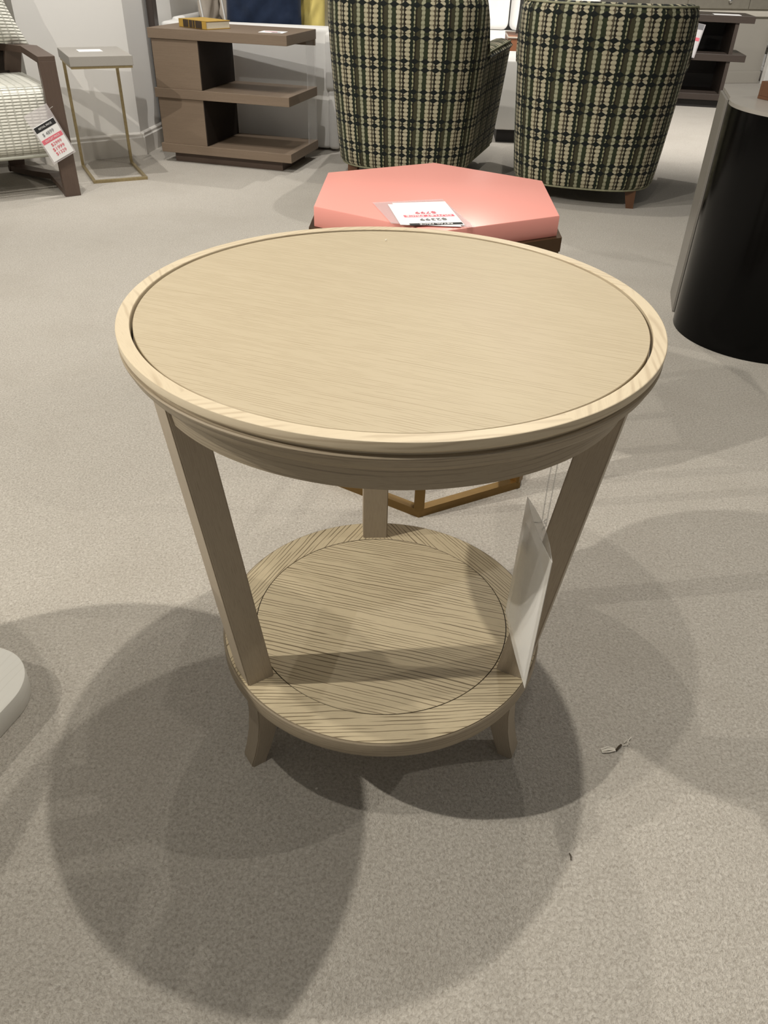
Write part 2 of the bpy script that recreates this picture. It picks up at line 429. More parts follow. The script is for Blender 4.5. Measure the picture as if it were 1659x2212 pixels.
def baseboard(name, a, b, ext0=0., ext1=0.):
    a, b = Vector(a), Vector(b); d = (b-a).normalized(); a = a-d*ext0; b = b+d*ext1; L = (b-a).length
    bm = BM(); prof = [(0, 0), (-.018, 0), (-.018, .088), (-.012, .094), (-.012, .106), (-.006, .112), (0, .115)]
    add_loft(bm, [[(x, y, z) for y, z in prof] for x in (0, L)])
    return struct(name, bm, M['base'], loc=(a.x, a.y, 0), rot=(0, 0, math.atan2(d.y, d.x)))
baseboard('baseboard_left', A1, CW, 0, .017)
baseboard('baseboard_recess', CW-dW*4.6-nW*.12, A1-nW*.12)
baseboard('baseboard_return', CW, CW+dR*6.2, .010)
# outer boundary of the showroom
struct('wall_back', box(-4.5, 8, 11.6, 11.8, 0, 2.6), M['wall'])
struct('wall_right', box(7.8, 8, -3, 11.6, 0, 2.6), M['wall'])
# low partition with cream cap and baseboard at the far right
pang = math.atan2(.08, .284)
bm = BM(); add_box(bm, -1.3, .29, 0, .5, 0, .545)
struct('wall_partition', bm, M['wall_dim'], loc=(3.22, 8.61, 0), rot=(0, 0, pang))
struct('trim_1', box(-1.3, .72, -.03, .53, .545, .588, .006), plain('cream_cap_paint', (.66, .62, .54), .5), loc=(3.22, 8.61, 0), rot=(0, 0, pang))
bm = BM(); add_box(bm, -1.3, .29, -.018, 0, 0, .10, .004)
struct('baseboard_partition', bm, M['wall_dim'], loc=(3.22, 8.61, 0), rot=(0, 0, pang))

# ------------------------------------------------------------------ round two-tier side table
TC = Vector((.0015, .857, 0))
T = thing('side_table', 'round two-tier limed oak side table with three splayed legs, closest to the camera', 'table', TC)
LEGA = [R(-25.5), R(94.5), R(-145.5)]
# lipped rim
rim = lathe([(.2885, .6515), (.2885, .6672), (.2890, .6680), (.3022, .6680), (.3030, .6676), (.3034, .6666), (.3030, .6590), (.3012, .6565), (.2985, .6555), (.2985, .6530)], 200)
L = rim.loops.layers.uv.verify()
SEG, S0 = 5, R(14)
for f in rim.faces:                       # the flat rim is made of joined arcs: grain follows each arc's chord
    if f.normal.z > .5:
        c = f.calc_center_median(); am = math.atan2(c.y, c.x); k = math.floor(((am-S0) % (2*PI))/(2*PI/SEG)); ac = S0+(k+.5)*2*PI/SEG+PI/2+.25
        cs, sn = math.cos(-ac), math.sin(-ac)
        for l in f.loops: x, y, _ = l.vert.co; l[L].uv = (x*cs-y*sn+k*1.3, x*sn+y*cs+k*.7)
obj('top_rim', rim, M['oak_rim'], T, smooth=25)
bm = lathe([(.2856, .6500), (.2856, .6655), (.2850, .6664)], 200)
disc(.2850, .6664, 200, R(-19), bm=bm)
bmesh.ops.remove_doubles(bm, verts=bm.verts, dist=1e-6)
bmesh.ops.recalc_face_normals(bm, faces=bm.faces[:])
obj('top_panel', bm, M['oak_top'], T, smooth=30)
obj('top_groove', lathe([(.2850, .6520), (.2890, .6520)], 120), M['groove'], T)
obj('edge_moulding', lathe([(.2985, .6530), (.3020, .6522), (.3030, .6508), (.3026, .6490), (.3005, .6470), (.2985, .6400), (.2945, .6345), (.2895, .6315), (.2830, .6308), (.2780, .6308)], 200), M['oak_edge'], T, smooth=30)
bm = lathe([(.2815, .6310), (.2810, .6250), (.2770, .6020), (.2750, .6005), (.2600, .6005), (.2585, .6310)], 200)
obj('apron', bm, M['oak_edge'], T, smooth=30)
obj('underside', disc(.2870, .6555, 120, R(-15), bm=lathe([(.2870, .6555), (.2870, .6400), (.0001, .6400)], 120)), M['oak_leg'], T)
def leg_bm(a):
    bm = BM(); w = .0205; rings = []
    for z, ri, ro in ((.181, .190, .2285), (.30, .2055, .2435), (.45, .2245, .2620), (.60, .2435, .2806), (.634, .2480, .2848)):
        ring = []
        for rr, ww in ((ri, -w), (ro, -w), (ro, w), (ri, w)):
            ring.append((rr*math.cos(a)-ww*math.sin(a), rr*math.sin(a)+ww*math.cos(a), z))
        rings.append(ring)
    add_loft(bm, rings)
    es = [e for e in bm.edges if abs(e.verts[0].co.z-e.verts[1].co.z) > .02]
    bmesh.ops.bevel(bm, geom=es, offset=.0016, segments=2, affect='EDGES')
    return bm
def foot_bm(a):
    bm = BM(); rings = []
    for z, rc, d, w in ((.158, .2020, .038, .0200), (.125, .2015, .0350, .0190), (.090, .2030, .0310, .0175), (.055, .2080, .0280, .0165), (.025, .2155, .0255, .0155), (.006, .2220, .0240, .0150), (0, .2225, .0230, .0148)):
        ring = []
        for rr, ww in ((rc-d/2, -w), (rc+d/2, -w), (rc+d/2, w), (rc-d/2, w)):
            ring.append((rr*math.cos(a)-ww*math.sin(a), rr*math.sin(a)+ww*math.cos(a), z))
        rings.append(ring)
    add_loft(bm, rings)
    es = [e for e in bm.edges if abs(e.verts[0].co.z-e.verts[1].co.z) > .005]
    bmesh.ops.bevel(bm, geom=es, offset=.0016, segments=2, affect='EDGES')
    return bm
for a in LEGA: obj('leg', leg_bm(a), M['oak_leg'], T, smooth=40)
for a in LEGA: obj('foot', foot_bm(a), M['oak_leg'], T, smooth=40)
bm = disc(.2318, .1822, 180, 0, .1872, 3, R(-145.5))
obj('shelf_ring', bm, M['oak_shelf'], T)
bm = disc(.1858, .1822, 180, R(-13.5)); m2 = lathe([(.1858, .1822), (.1858, .160)], 180); merge(bm, m2)
obj('shelf_panel', bm, M['oak_shelf'], T)
obj('shelf_groove', lathe([(.1857, .1806), (.1873, .1806)], 120), M['groove'], T)
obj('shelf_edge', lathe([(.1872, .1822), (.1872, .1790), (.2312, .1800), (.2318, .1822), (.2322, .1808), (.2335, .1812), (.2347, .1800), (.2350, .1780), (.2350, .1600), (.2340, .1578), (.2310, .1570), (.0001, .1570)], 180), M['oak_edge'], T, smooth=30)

# vinyl ticket sleeve hanging by a corner from the apron
tg = thing('price_ticket', 'clear vinyl ticket sleeve hanging edge-on beside the right leg of the round oak table', 'price tag', (.17, .66, 0))
TP = [Vector(p) for p in ((.1534, .69, .5238), (.1572, .56, .5404), (.1456, .67, .3730))]
Pt, U1, V1 = TP[0]-Vector((.17, .66, 0)), TP[1]-TP[0], TP[2]-TP[0]
def sheet(o, u, v, nu, nv, curl, off=0., t=.0006):
    bm = BM(); n = u.cross(v).normalized(); L = bm.loops.layers.uv.verify(); G = []
    for s in (0, t):
        g = []
        for i in range(nu+1):
            g.append([bm.verts.new(o+u*(i/nu)+v*(j/nv)+n*(off+s+curl*math.sin(PI*i/nu)*(.4+.6*math.sin(PI*j/nv+.3)))) for j in range(nv+1)])
        G.append(g)
    for s, g in enumerate(G):
        for i in range(nu):
            for j in range(nv):
                q = (g[i][j], g[i+1][j], g[i+1][j+1], g[i][j+1]); bm.faces.new(q if s else q[::-1])
    edge = [(i, 0) for i in range(nu)]+[(nu, j) for j in range(nv)]+[(nu-i, nv) for i in range(nu)]+[(0, nv-j) for j in range(nv)]
    for (a, b), (c, d) in zip(edge, edge[1:]+edge[:1]): bm.faces.new((G[0][a][b], G[0][c][d], G[1][c][d], G[1][a][b]))
    bmesh.ops.recalc_face_normals(bm, faces=bm.faces[:])
    return bm
obj('sleeve', sheet(Pt, U1, V1, 10, 14, .010), M['sleeve_hazy'], tg, smooth=60)
obj('sleeve_back', sheet(Pt, U1, V1, 10, 14, -.006), M['sleeve_hazy'], tg, smooth=60)
obj('card', sheet(Pt+U1*.10+V1*.16, U1*.82, V1*.80, 8, 10, .003), M['paper'], tg, smooth=60)
bm = BM(); h0 = Pt+U1*.30+V1*.06
add_tube(bm, [tuple(h0), (-.006, -.01, .52), (-.004, .002, .56), (-.003, .004, .6015)], .0006, 6)
add_tube(bm, [tuple(h0), (.000, -.006, .515), (.002, .002, .56), (.003, .006, .6015)], .0006, 6)
add_tube(bm, [(-.003, -.004, .505), (.001, -.003, .511), (-.002, -.002, .515), (.000, -.003, .519)], .0011, 6)
obj('hanging_cord', bm, M['cord'], tg, smooth=60)

# ------------------------------------------------------------------ pink hexagonal table
HC = Vector((.081, 1.622, 0)); HR = R(-91.3)
hx = lambda r, k: (r*math.cos(HR+k*PI/3), r*math.sin(HR+k*PI/3))
H = thing('hexagonal_table', 'hexagonal accent table with coral pink lacquered top on a brass frame', 'table', HC)
obj('top', add_prism(BM(), [hx(.262, k) for k in range(6)], .567, .605, .0022), M['pink'], H, smooth=40)
def hexring(r, w, z0, z1):
    bm = BM(); L = bm.loops.layers.uv.verify()
    for k in range(6):
        a0, a1, b0, b1 = hx(r, k), hx(r, k+1), hx(r-w, k), hx(r-w, k+1)
        vs = [bm.verts.new((x, y, z)) for z in (z0, z1) for x, y in (a0, a1, b1, b0)]
        for q in ((0, 1, 2, 3), (4, 5, 6, 7), (0, 1, 5, 4), (2, 3, 7, 6)): bm.faces.new([vs[i] for i in q])
    bmesh.ops.remove_doubles(bm, verts=bm.verts, dist=1e-6); bmesh.ops.recalc_face_normals(bm, faces=bm.faces[:])
    return bm
obj('upper_frame', hexring(.273, .026, .541, .567), M['bronze'], H)
obj('floor_frame', hexring(.267, .022, 0, .020), M['brass'], H)
for k in range(6):
    bm = BM(); x, y = hx(.256, k); add_box(bm, -.011, .011, -.011, .011, .018, .543, .001, 2)
    obj('leg', bm, M['brass'], H, loc=(x, y, 0), rot=(0, 0, HR+k*PI/3))
sg = thing('price_sign', 'clear sleeve with white OUTLET PRICE card lying on the coral pink hexagonal top', 'price tag', (.06, 1.46, .606), R(11.5))
def local(o, rz, x, y): d = Vector((x-o[0], y-o[1])); return (d.x*math.cos(-rz)-d.y*math.sin(-rz), d.x*math.sin(-rz)+d.y*math.cos(-rz))
lc = lambda x, y: local((.06, 1.46), R(11.5), x, y)
obj('sleeve', add_prism(BM(), [lc(-.041, 1.525), lc(-.004, 1.395), lc(.141, 1.388), lc(.092, 1.566)][::-1], .0002, .0010), M['sleeve'], sg)
obj('backing_card', add_prism(BM(), [lc(-.012, 1.513), lc(.012, 1.385), lc(.118, 1.385), lc(.09, 1.535)][::-1], .0012, .0016), M['paper'], sg)
cd = obj('card', add_prism(BM(), [lc(-.004, 1.521), lc(.026, 1.385), lc(.124, 1.393), lc(.096, 1.544)][::-1], .0017, .0022), M['paper'], sg)
ca = math.atan2(.020, .099)-R(11.5)
def strip(cx, cy, w, h, mat, name='printed_band'):
    x, y = lc(cx, cy); bm = BM(); add_box(bm, -w/2, w/2, -h/2, h/2, .0022, .0025); return obj(name, bm, mat, sg, loc=(x, y, 0), rot=(0, 0, ca))
strip(.063, 1.443, .092, .013, M['ink_pink']); strip(.0745, 1.394, .094, .012, M['ink_black'])
def flat_text(s, cx, cy, size, mat, sx=1.): x, y = lc(cx, cy); text_mesh(s, size, 'lettering', mat, sg, (x, y, .0027), (0, 0, ca+PI), sx=sx)
flat_text('OUTLET PRICE', .063, 1.443, .0135, M['paper'], .95); flat_text('RETAIL PRICE', .0745, 1.394, .010, M['paper'])
flat_text('$799', .057, 1.462, .018, M['ink_pink'], 1.1); flat_text('$2399', .070, 1.421, .018, M['ink_grey'], 1.1)

# ------------------------------------------------------------------ barrel chairs
def barrel_chair(label, loc, rotz):
    a, b, f = .388, .33, .54
    path = []
    for i in range(7): path.append((-a, f-(f-0.)*i/6))
    NA = 40
    for i in range(1, NA):
        t = PI+PI*i/NA; c, s = math.cos(t), math.sin(t); n = 2/2.7
        path.append((a*math.copysign(abs(c)**n, c), b*math.copysign(abs(s)**n, s)))
    for i in range(7): path.append((a, f*i/6))
    n = len(path); u = [0.]
    for p, q in zip(path, path[1:]): u.append(u[-1]+math.dist(p, q))
    um = u[-1]/2
    c = thing('barrel_chair', label, 'armchair', loc, rotz, 'patterned barrel chairs')
    bm = BM(); L = bm.loops.layers.uv.verify(); rows = []
    th = .085; tha = .125
    for i, (x, y) in enumerate(path):
        p0, p1 = path[max(i-1, 0)], path[min(i+1, n-1)]
        tx, ty = p1[0]-p0[0], p1[1]-p0[1]; l = math.hypot(tx, ty); nx, ny = ty/l, -tx/l      # outward
        if nx*x+ny*(y-.1) < 0: nx, ny = -nx, -ny
        k = min(1, max(0, (-y-.02)/.10)); k = k*k*(3-2*k); top = .595+k*.235+(.015*max(0, y)/f)
        sec = []
        def at(z, inn):
            sc = .87+.13*min(1, max(0, (z-.085)/.6))**.8; lean = -.03*max(0, (z-.09)/.7)*k
            fl = .05*max(0, y-.05)/f*(.45+.55*min(1, max(0, (z-.1)/.45))); sy = sc if y < 0 else 1-(1-sc)*.25; sx = sc+(1-sc)*.45*max(0, y)/f; return (x*sx-nx*inn+math.copysign(fl, x), y*sy-ny*inn+lean, z)
        zs = [.085, .10, .16, .25, .35, .45, .52]+[.52+(top-.045-.52)*q for q in (.35, .7, 1)] if top > .6 else [.085, .10, .16, .22, .28, .34, .40, .45, .49, top-.045]
        for z in zs: sec.append(at(z, .012 if z == .085 else 0))
        tt = th*k+tha*(1-k); ov = .018*(1-k)
        for q in range(1, 8):
            w = PI*q/8; sec.append(at(top-.045+.045*math.sin(w), tt/2*(1-math.cos(w))-ov*(1+math.cos(w))/2))
        for z in (top-.045, (top+.28)/2, .30): sec.append(at(z, tt))
        rows.append([bm.verts.new(q) for q in sec])
    m = len(rows[0]); rim_lo = [r[0].co.copy() for r in rows]; rim_hi = [r[11].co.copy()+Vector((0, 0, .004)) for r in rows]
    for i in range(n-1):
        for j in range(m-1):
            fc = bm.faces.new((rows[i][j], rows[i+1][j], rows[i+1][j+1], rows[i][j+1]))
            for l, (ii, jj) in zip(fc.loops, ((i, j), (i+1, j), (i+1, j+1), (i, j+1))):
                z = rows[ii][jj].co.z; v = z if jj < 14 else 2*.80-z
                l[L].uv = ((u[ii]-um)+1.5, v)
    for r in (rows[0], rows[-1]):
        fc = bm.faces.new(r)
        for l in fc.loops: l[L].uv = (l.vert.co.x, l.vert.co.z)
    bmesh.ops.recalc_face_normals(bm, faces=bm.faces[:])
    obj('shell', bm, M['pattern'], c, smooth=50)
    # welts along the bottom edge and over the rim
    sc = .87; bm = BM(); add_tube(bm, [tuple(q) for q in rim_lo], .005, 8);
    obj('base_welt', bm, M['welt'], c, smooth=60)
    obj('rim_welt', add_tube(BM(), [tuple(q) for q in rim_hi], .0045, 8), M['welt'], c, smooth=60)
    bm = BM(); add_prism(bm, [(x*.8, y*.8) for x, y in path], .085, .30)
    add_box(bm, -.29, .29, .40, .50, .085, .31, .01)
    obj('seat_platform', bm, M['pattern'], c, smooth=40)
    bm = BM(); add_box(bm, -.275, .275, -.20, .53, .312, .46, .045, 1, 4)
    obj('seat_cushion', bm, M['pattern'], c, smooth=50)
    for sx, sy in ((-1, 1), (1, 1), (-1, -1), (1, -1)):
        bm = BM(); x, y = sx*.235, (.42 if sy > 0 else -.185); rings = []
        for z, w in ((.0, .017), (.087, .027)): rings.append([(x+p*w+sx*.012*(1-z/.087), y+q*w+sy*.012*(1-z/.087), z) for p, q in ((-1, -1), (1, -1), (1, 1), (-1, 1))])
        add_loft(bm, rings); obj('leg', bm, M['legwood'], c)
    return c
CH = R(-12.5)
def chair_at(label, bx, by, ang=CH, d=.33*.885):
    fx, fy = -math.sin(ang), math.cos(ang)
    return barrel_chair(label, (bx+fx*d, by+fy*d, 0), ang)
chair_at('left one of two green beaded barrel chairs seen from behind, near the white sofa', -.005, 4.14)
chair_at('right one of two green beaded barrel chairs seen from behind, near the black drum', .875, 3.90)

# ------------------------------------------------------------------ tiered chest table
CX = math.atan2(-.252, .968)
def tier_chest(label, loc, rotz, wd, dp, body, mat, zs, plinth, over_left=0., name='end_table'):
    c = thing(name, label, 'end table', loc, rotz)
    nm = ('bottom_shelf', 'middle_shelf', 'top')
    for nme, (z0, z1) in zip(nm, zs): obj(nme, box(0, wd, 0, dp, z0, z1, .0015), mat, c)
    for (_, z0), (z1, _) in zip(zs, zs[1:]):
        obj('side_compartment', box(body[0], body[1]-.004, .008, dp-.01, z0, z1, .001), mat, c)
        obj('shade_panel', box(body[1]-.004, body[1], .010, dp-.012, z0+.001, z1-.001), M['shaded_wood'], c)  # thin dark skin, shade of the compartment's side put into its colour
    obj('plinth', box(plinth[0], plinth[1], plinth[2], plinth[3], 0, zs[0][0], .001), M['armwood'] if mat is M['walnut'] else M['black_plinth'], c)
    return c
chest = tier_chest('taupe oak end table with two open tiers and a mustard book on top', (-1.276, 4.582, 0), CX, .752, .42, (.012, .273), M['walnut'], ((.05, .094), (.316, .36), (.583, .628)), (.055, .685, .04, .38))
obj('back_rail', box(.273, .752, .395, .41, .555, .583), M['walnut'], chest)
obj('acrylic_support', box(.742, .748, .29, .42, .094, .583, .001), M['acrylic'], chest)
obj('acrylic_back', box(.275, .740, .412, .418, .094, .555, .001), M['acrylic'], chest)
bk = thing('book', 'thick mustard book with a dark brown spine on the taupe oak end table', 'book', (-1.0, 4.67, .6285), math.atan2(-.141, .167))
obj('cover', add_box(add_box(add_box(BM(), -.11, .11, -.078, .078, 0, .003, .001), -.11, .11, -.078, .078, .033, .036, .001), -.11, .11, -.078, -.074, 0, .036, .001), M['gold_book'], bk)
obj('pages', box(-.106, .107, -.074, .074, .003, .033, .001), M['pages'], bk)
bm = BM()
for x0, x1 in ((-.072, -.030), (-.024, .002), (.006, .022), (.027, .078)): add_box(bm, x0, x1, -.0792, -.078, .003, .034)
obj('spine_label', bm, M['dark_band'], bk)
lf = thing('leaflet', 'small printed white leaflet lying on the right end of the taupe oak end table', 'leaflet', (-.63, 4.545, .6285), R(-9))
obj('sheet', box(-.065, .06, -.05, .045, 0, .0012), M['paper'], lf)
obj('printed_band', box(.0, .045, -.048, -.02, .0012, .0015), M['ink_grey'], lf); obj('printed_band', box(-.045, .02, -.01, .005, .0012, .0015), M['ink_pink'], lf)

# ------------------------------------------------------------------ gold C-shaped drink table
ct = thing('drink_table', 'slim C-shaped drink table with grey top and thin gold frame by the wall', 'table', (-1.491, 4.052, 0), R(27))
obj('top', box(-.012, .272, -.010, .375, .507, .548, .002), M['shagreen'], ct)
obj('top_band', box(-.008, .268, -.006, .371, .497, .507), M['gold_leaf'], ct)
for x in (.006, .258): obj('post', box(x-.007, x+.007, .365, .379, .010, .497, .001, 2), M['gold_leaf'], ct)
bm = BM(); add_box(bm, -.001, .013, 0, .379, 0, .014, .001); add_box(bm, .251, .265, 0, .379, 0, .014, .001); add_box(bm, .013, .251, 0, .014, 0, .014, .001)
obj('floor_frame', bm, M['gold_leaf'], ct)
tag(obj('ticket_card', box(-.055, .055, -.045, .045, 0, .002), M['paper'], loc=(-1.482, 4.285, .5482), rot=(0, 0, R(27))), 'small white card lying on the grey top of the gold C-shaped table', 'card')

# ------------------------------------------------------------------ wooden frame armchair at the left edge
ac = thing('lounge_chair', 'brown wood framed lounge chair with woven cream cushions at the left edge', 'armchair', (-1.52, 3.828, 0), angW)
for side in (0, 1):
    sx = (lambda x: x) if side == 0 else (lambda x: -.66-x)
    obj('front_post', box(min(sx(-.0355), sx(.0355)), max(sx(-.0355), sx(.0355)), -.016, .014, 0, .553, .0015, 2), M['armwood'], ac)
    obj('arm', bar(BM(), [(sx(0), -.016, .5585), (sx(0), .265, .573), (sx(-.03), .42, .566), (sx(-.075), .60, .552)], .071, .026, (1, 0, 0)), M['armwood'], ac)
    obj('floor_rail', bar(BM(), [(sx(0), .012, .016), (sx(0), .24, .040), (sx(-.05), .40, .026), (sx(-.12), .58, .022)], .066, .026, (1, 0, 0)), M['armwood'], ac)
    obj('rear_post', bar(BM(), [(sx(-.115), .575, .010), (sx(-.075), .55, .30), (sx(-.03), .47, .555)], .075, .024, (1, 0, 0)), M['armwood'], ac)
bm = BM(); add_box(bm, -.61, -.05, .50, .525, .30, .60, .003); add_box(bm, -.60, -.06, .485, .50, .44, .545, .002)
obj('back_panel', bm, M['shaded_wood'], ac)
bm = BM(); add_box(bm, -.70, .036, .016, .56, .178, .455, .055, 1, 5)
for v in bm.verts:
    if v.co.z > .40: v.co.z += .022*max(0, 1-((v.co.x+.33)/.36)**2)*max(0, 1-((v.co.y-.28)/.28)**2)
L = bm.loops.layers.uv.verify()
for f in bm.faces:
    for l in f.loops:
        c = l.vert.co; vv = c.z if abs(f.normal.z) < .6 else .475+(c.y-.05)
        uu = c.x if abs(f.normal.x) < .7 else c.y
        l[L].uv = (uu, vv)
obj('seat_cushion', bm, M['woven'], ac, smooth=50)
bm = BM(); add_tube(bm, [(-.70+i*.0368, .014+.003*(i % 2), .180) for i in range(20)], .008, 6)
obj('seat_welt', bm, M['woven'], ac, smooth=60)
bm = pillow(.62, .46, .17, pinch=.16, seed=3)
for v in bm.verts: v.co.x -= .20*(v.co.y+.23)*max(0, v.co.x+.1)*3.2
obj('back_cushion', bm, M['woven'], ac, smooth=60, loc=(-.275, .44, .80), rot=(R(80), 0, 0))
at = thing('price_ticket', 'white hang tag with black and pink bands on the lounge chair front corner', 'price tag', (-1.52, 3.828, 0), angW)
# card hanging in front of the post, tilted
TO = Vector((-.045, -.046, .252))
er = Euler((0, R(-23), 0))
card = obj('card', box(-.052, .052, -.0010, .0010, -.078, .078, .0008), M['paper'], at, loc=TO, rot=er)
obj('sleeve', box(-.058, .058, .0012, .0020, -.086, .135, .0004), M['sleeve'], at, loc=TO, rot=er)
def on_card(x0, x1, z0, z1, mat): return obj('printed_band', box(x0, x1, -.0014, -.0010, z0, z1), mat, at, loc=TO, rot=er)
on_card(-.050, .050, .052, .076, M['ink_black']); on_card(-.050, .050, .000, .019, M['ink_pink'])
def card_text(s, x, z, size, mat, sx=1.):
    m = er.to_matrix() @ Matrix.Rotation(PI/2, 3, 'X')
    text_mesh(s, size, 'lettering', mat, at, TO+er.to_matrix() @ Vector((x, -.0018, z)), m.to_euler(), sx=sx)
card_text('RETAIL PRICE', 0, .064, .011, M['paper']); card_text('OUTLET PRICE', 0, .0095, .011, M['paper'])
card_text('$ 4899', -.004, .035, .020, M['ink_grey']); card_text('$2999', .004, -.014, .019, M['ink_red'], 1.1); card_text('$1999', .002, -.035, .021, M['ink_red'], 1.1); card_text('$1329', .002, -.055, .019, M['ink_red'], 1.1)
bm = BM(); add_tube(bm, [(-.02, -.046, .385), (-.06, -.030, .36), (-.075, -.012, .33), (-.06, .005, .345)], .0009, 6)
obj('cord', bm, M['cord'], at)

# ------------------------------------------------------------------ white sofa and its pillows
sang = math.atan2(.252, -.968)
SO, SR = Vector((-.350, 4.975)), R(-7)
sf = thing('sofa', 'white slipcovered sofa behind the taupe oak end table', 'sofa', (SO.x, SO.y, 0), SR)
sfl = lambda x0, x1, y0, y1, z0, z1, b=.03: box(x0, x1, y0, y1, z0, z1, b, 1, 4)
obj('arm', sfl(-1.0, -.035, .0, .17, .012, .618, .022), M['white_fabric'], sf, smooth=50)
bm = BM()
add_box(bm, -.060, .006, -.03, .155, .318, .605, .026, 1, 4); add_box(bm, -.045, .020, -.02, .17, .012, .325, .022, 1, 4)
obj('arm_front_cover', bm, M['white_fabric'], sf, smooth=50)
obj('base', sfl(-1.0, -.06, .17, 1.55, .012, .30), M['white_fabric'], sf, smooth=50)
obj('arm', sfl(-1.0, -.035, 1.55, 1.72, .012, .618), M['white_fabric'], sf, smooth=50)
obj('back', sfl(-1.0, -.95, .17, 1.55, .30, .63, .022), M['white_fabric'], sf, smooth=50)
for y0, y1 in ((.175, .86), (.865, 1.545)): obj('seat_cushion', sfl(-.948, -.04, y0, y1, .30, .48, .05), M['white_fabric'], sf, smooth=50)
def cushion(label, x, y, w, h, t, mat, rz, tilt=78, seed=1, pipe=None):
    p = Matrix.Rotation(SR, 2) @ Vector((x, y))+SO
    c = thing('cushion', label, 'pillow', (p.x, p.y, .482), SR+R(rz), 'cushions on the white sofa')
    for nm, bm, m in (('cover', pillow(w, h, t, seed=seed), mat),)+((('piping', piping(w, h), pipe),) if pipe else ()):
        obj(nm, bm, m, c, smooth=70, rot=(R(tilt), 0, 0), loc=(0, 0, h*.49+t*.1))
    return c
cushion('oatmeal linen cushion with white piping, leaning furthest left on the white sofa', -.880, .56, .44, .46, .095, M['beige_fabric'], 90, 82, 2, M['white_cushion'])
cushion('second oatmeal linen cushion, tucked against the furthest left oatmeal one', -.745, .55, .42, .44, .095, M['beige_fabric'], 90, 82, 3, M['white_cushion'])
cushion('white cotton cushion between the oatmeal and navy cushions', -.615, .56, .42, .42, .09, M['white_cushion'], 90, 82, 4)
cushion('large navy blue cushion behind the mustard book', -.470, .262, .46, .48, .14, M['navy_fabric'], 0, 84, 5)
cushion('yellow cushion peeking out right of the navy one', -.27, .42, .26, .42, .10, M['yellow_fabric'], 0, 84, 6)
cushion('white cushion at the front right end of the sofa', -.20, .60, .30, .52, .13, M['white_cushion'], 0, 86, 7)
tag(obj('post', box(-.018, .018, -.03, .03, 0, 1.5, .003, 2), M['espresso'], loc=(-1.362, 5.045, 0), rot=(0, 0, SR)), 'narrow dark brown upright between the wall corner and the oatmeal cushion', 'post')

# ------------------------------------------------------------------ black drum table
dr = thing('drum_table', 'tall black lacquered drum table with floor sheen painted on its side and pale top, right edge', 'table', (1.205, 2.455, 0))
RD = .262
arc = [(RD*math.cos(t), RD*math.sin(t)) for t in [R(150)+R(250)*i/90 for i in range(91)]]
arc = [p for p in arc]
flat0 = (-.227, .145); flat1 = (-.180, .335)
outline = [flat0]+[p for p in arc if not (p[0] < -.2 and p[1] > .125)]+[(.24, .335), flat1]
def prism_uv(outl, z0, z1, mat, name, par, sm=30):
    return obj(name, add_prism(BM(), outl, z0, z1, 0), mat, par, smooth=sm)
prism_uv(outline, 0, .655, M['lacquer'], 'body', dr)
d = Vector(flat1)-Vector(flat0); ln = d.length
obj('sheen_side', box(0, ln, 0, .008, .002, .655, .001, 2), M['sheen_side'], dr, loc=(flat0[0], flat0[1], 0), rot=(0, 0, math.atan2(d.y, d.x)))  # facing that carries the painted floor reflection
prism_uv([(x*1.0, y*1.0) for x, y in outline], .655, .665, M['stone_top'], 'top', dr)
tr = thing('tray', 'small brown wooden tray with dark lining on the black drum table, right edge', 'tray', (1.197, 2.525, .6655), R(25))
bm = BM(); add_box(bm, -.12, .12, -.10, .10, 0, .008)
for x0, x1, y0, y1 in ((-.12, .12, -.10, -.09), (-.12, .12, .09, .10), (-.12, -.11, -.09, .09), (.11, .12, -.09, .09)): add_box(bm, x0, x1, y0, y1, .008, .045, .001)
obj('frame', bm, M['legwood'], tr); obj('lining', box(-.109, .109, -.089, .089, .008, .012), M['black_plinth'], tr)
obj('rim_band', box(-.121, .121, -.1015, -.1, .018, .04), M['black_plinth'], tr)

# ------------------------------------------------------------------ white drink table base at the left edge
wt = thing('pedestal_table', 'whitewashed pedestal table, only its rounded slab base showing at the left edge', 'table', (-.645, .815, 0), math.atan2(-.95, -.30))
pts = []
for cx, cy, a0 in ((.0, .0, PI/2), (.0, -.18, PI), (.58, -.18, -PI/2), (.58, .0, 0)):
    pts += [(cx+.085*math.cos(a0+PI/2*i/14), cy+.085*math.sin(a0+PI/2*i/14)) for i in range(15)]
obj('base_slab', add_prism(BM(), pts, 0, .042, .002), M['whitewash'], wt, smooth=35)

bm = lathe([(.0001, .042), (.05, .042), (.042, .06), (.028, .10), (.026, .44), (.045, .52), (.0001, .52)], 40)
obj('column', bm, M['whitewash'], wt, smooth=40, loc=(.284, -.098, 0))
obj('top', lathe([(.0001, .52), (.339, .52), (.343, .524), (.343, .546), (.339, .55), (.0001, .55)], 90), M['whitewash'], wt, smooth=40, loc=(.284, -.098, 0))

# ------------------------------------------------------------------ far right: dark console, silver cabinet, white shelf unit
dk = thing('console_table', 'espresso brown open console with two shelf openings behind the right barrel chair', 'console table', (1.703, 7.174, 0), math.atan2(-.15, .98))
for nme, z0, z1, x0 in (('bottom_shelf', .055, .10, .0), ('middle_shelf', .327, .375, 0), ('top', .583, .63, 0)): obj(nme, box(x0, 1.0 if z0 > .1 else .90, 0, .42, z0, z1, .002), M['espresso'], dk)
for x in (.02, .865): obj('side_panel', box(x, x+.028, .01, .41, .10, .583), M['espresso'], dk)
obj('back_panel', box(.02, .893, .395, .41, .10, .583), M['black_plinth'], dk)
obj('plinth', box(.03, .885, .03, .40, 0, .055), M['black_plinth'], dk)
t2 = thing('price_ticket', 'hanging price ticket in a clear sleeve at the front of the espresso console', 'price tag', (2.265, 7.055, .46), R(-8))
obj('sleeve', box(-.052, .052, -.001, .0, -.11, .115), M['sleeve'], t2, rot=(0, R(8), 0))
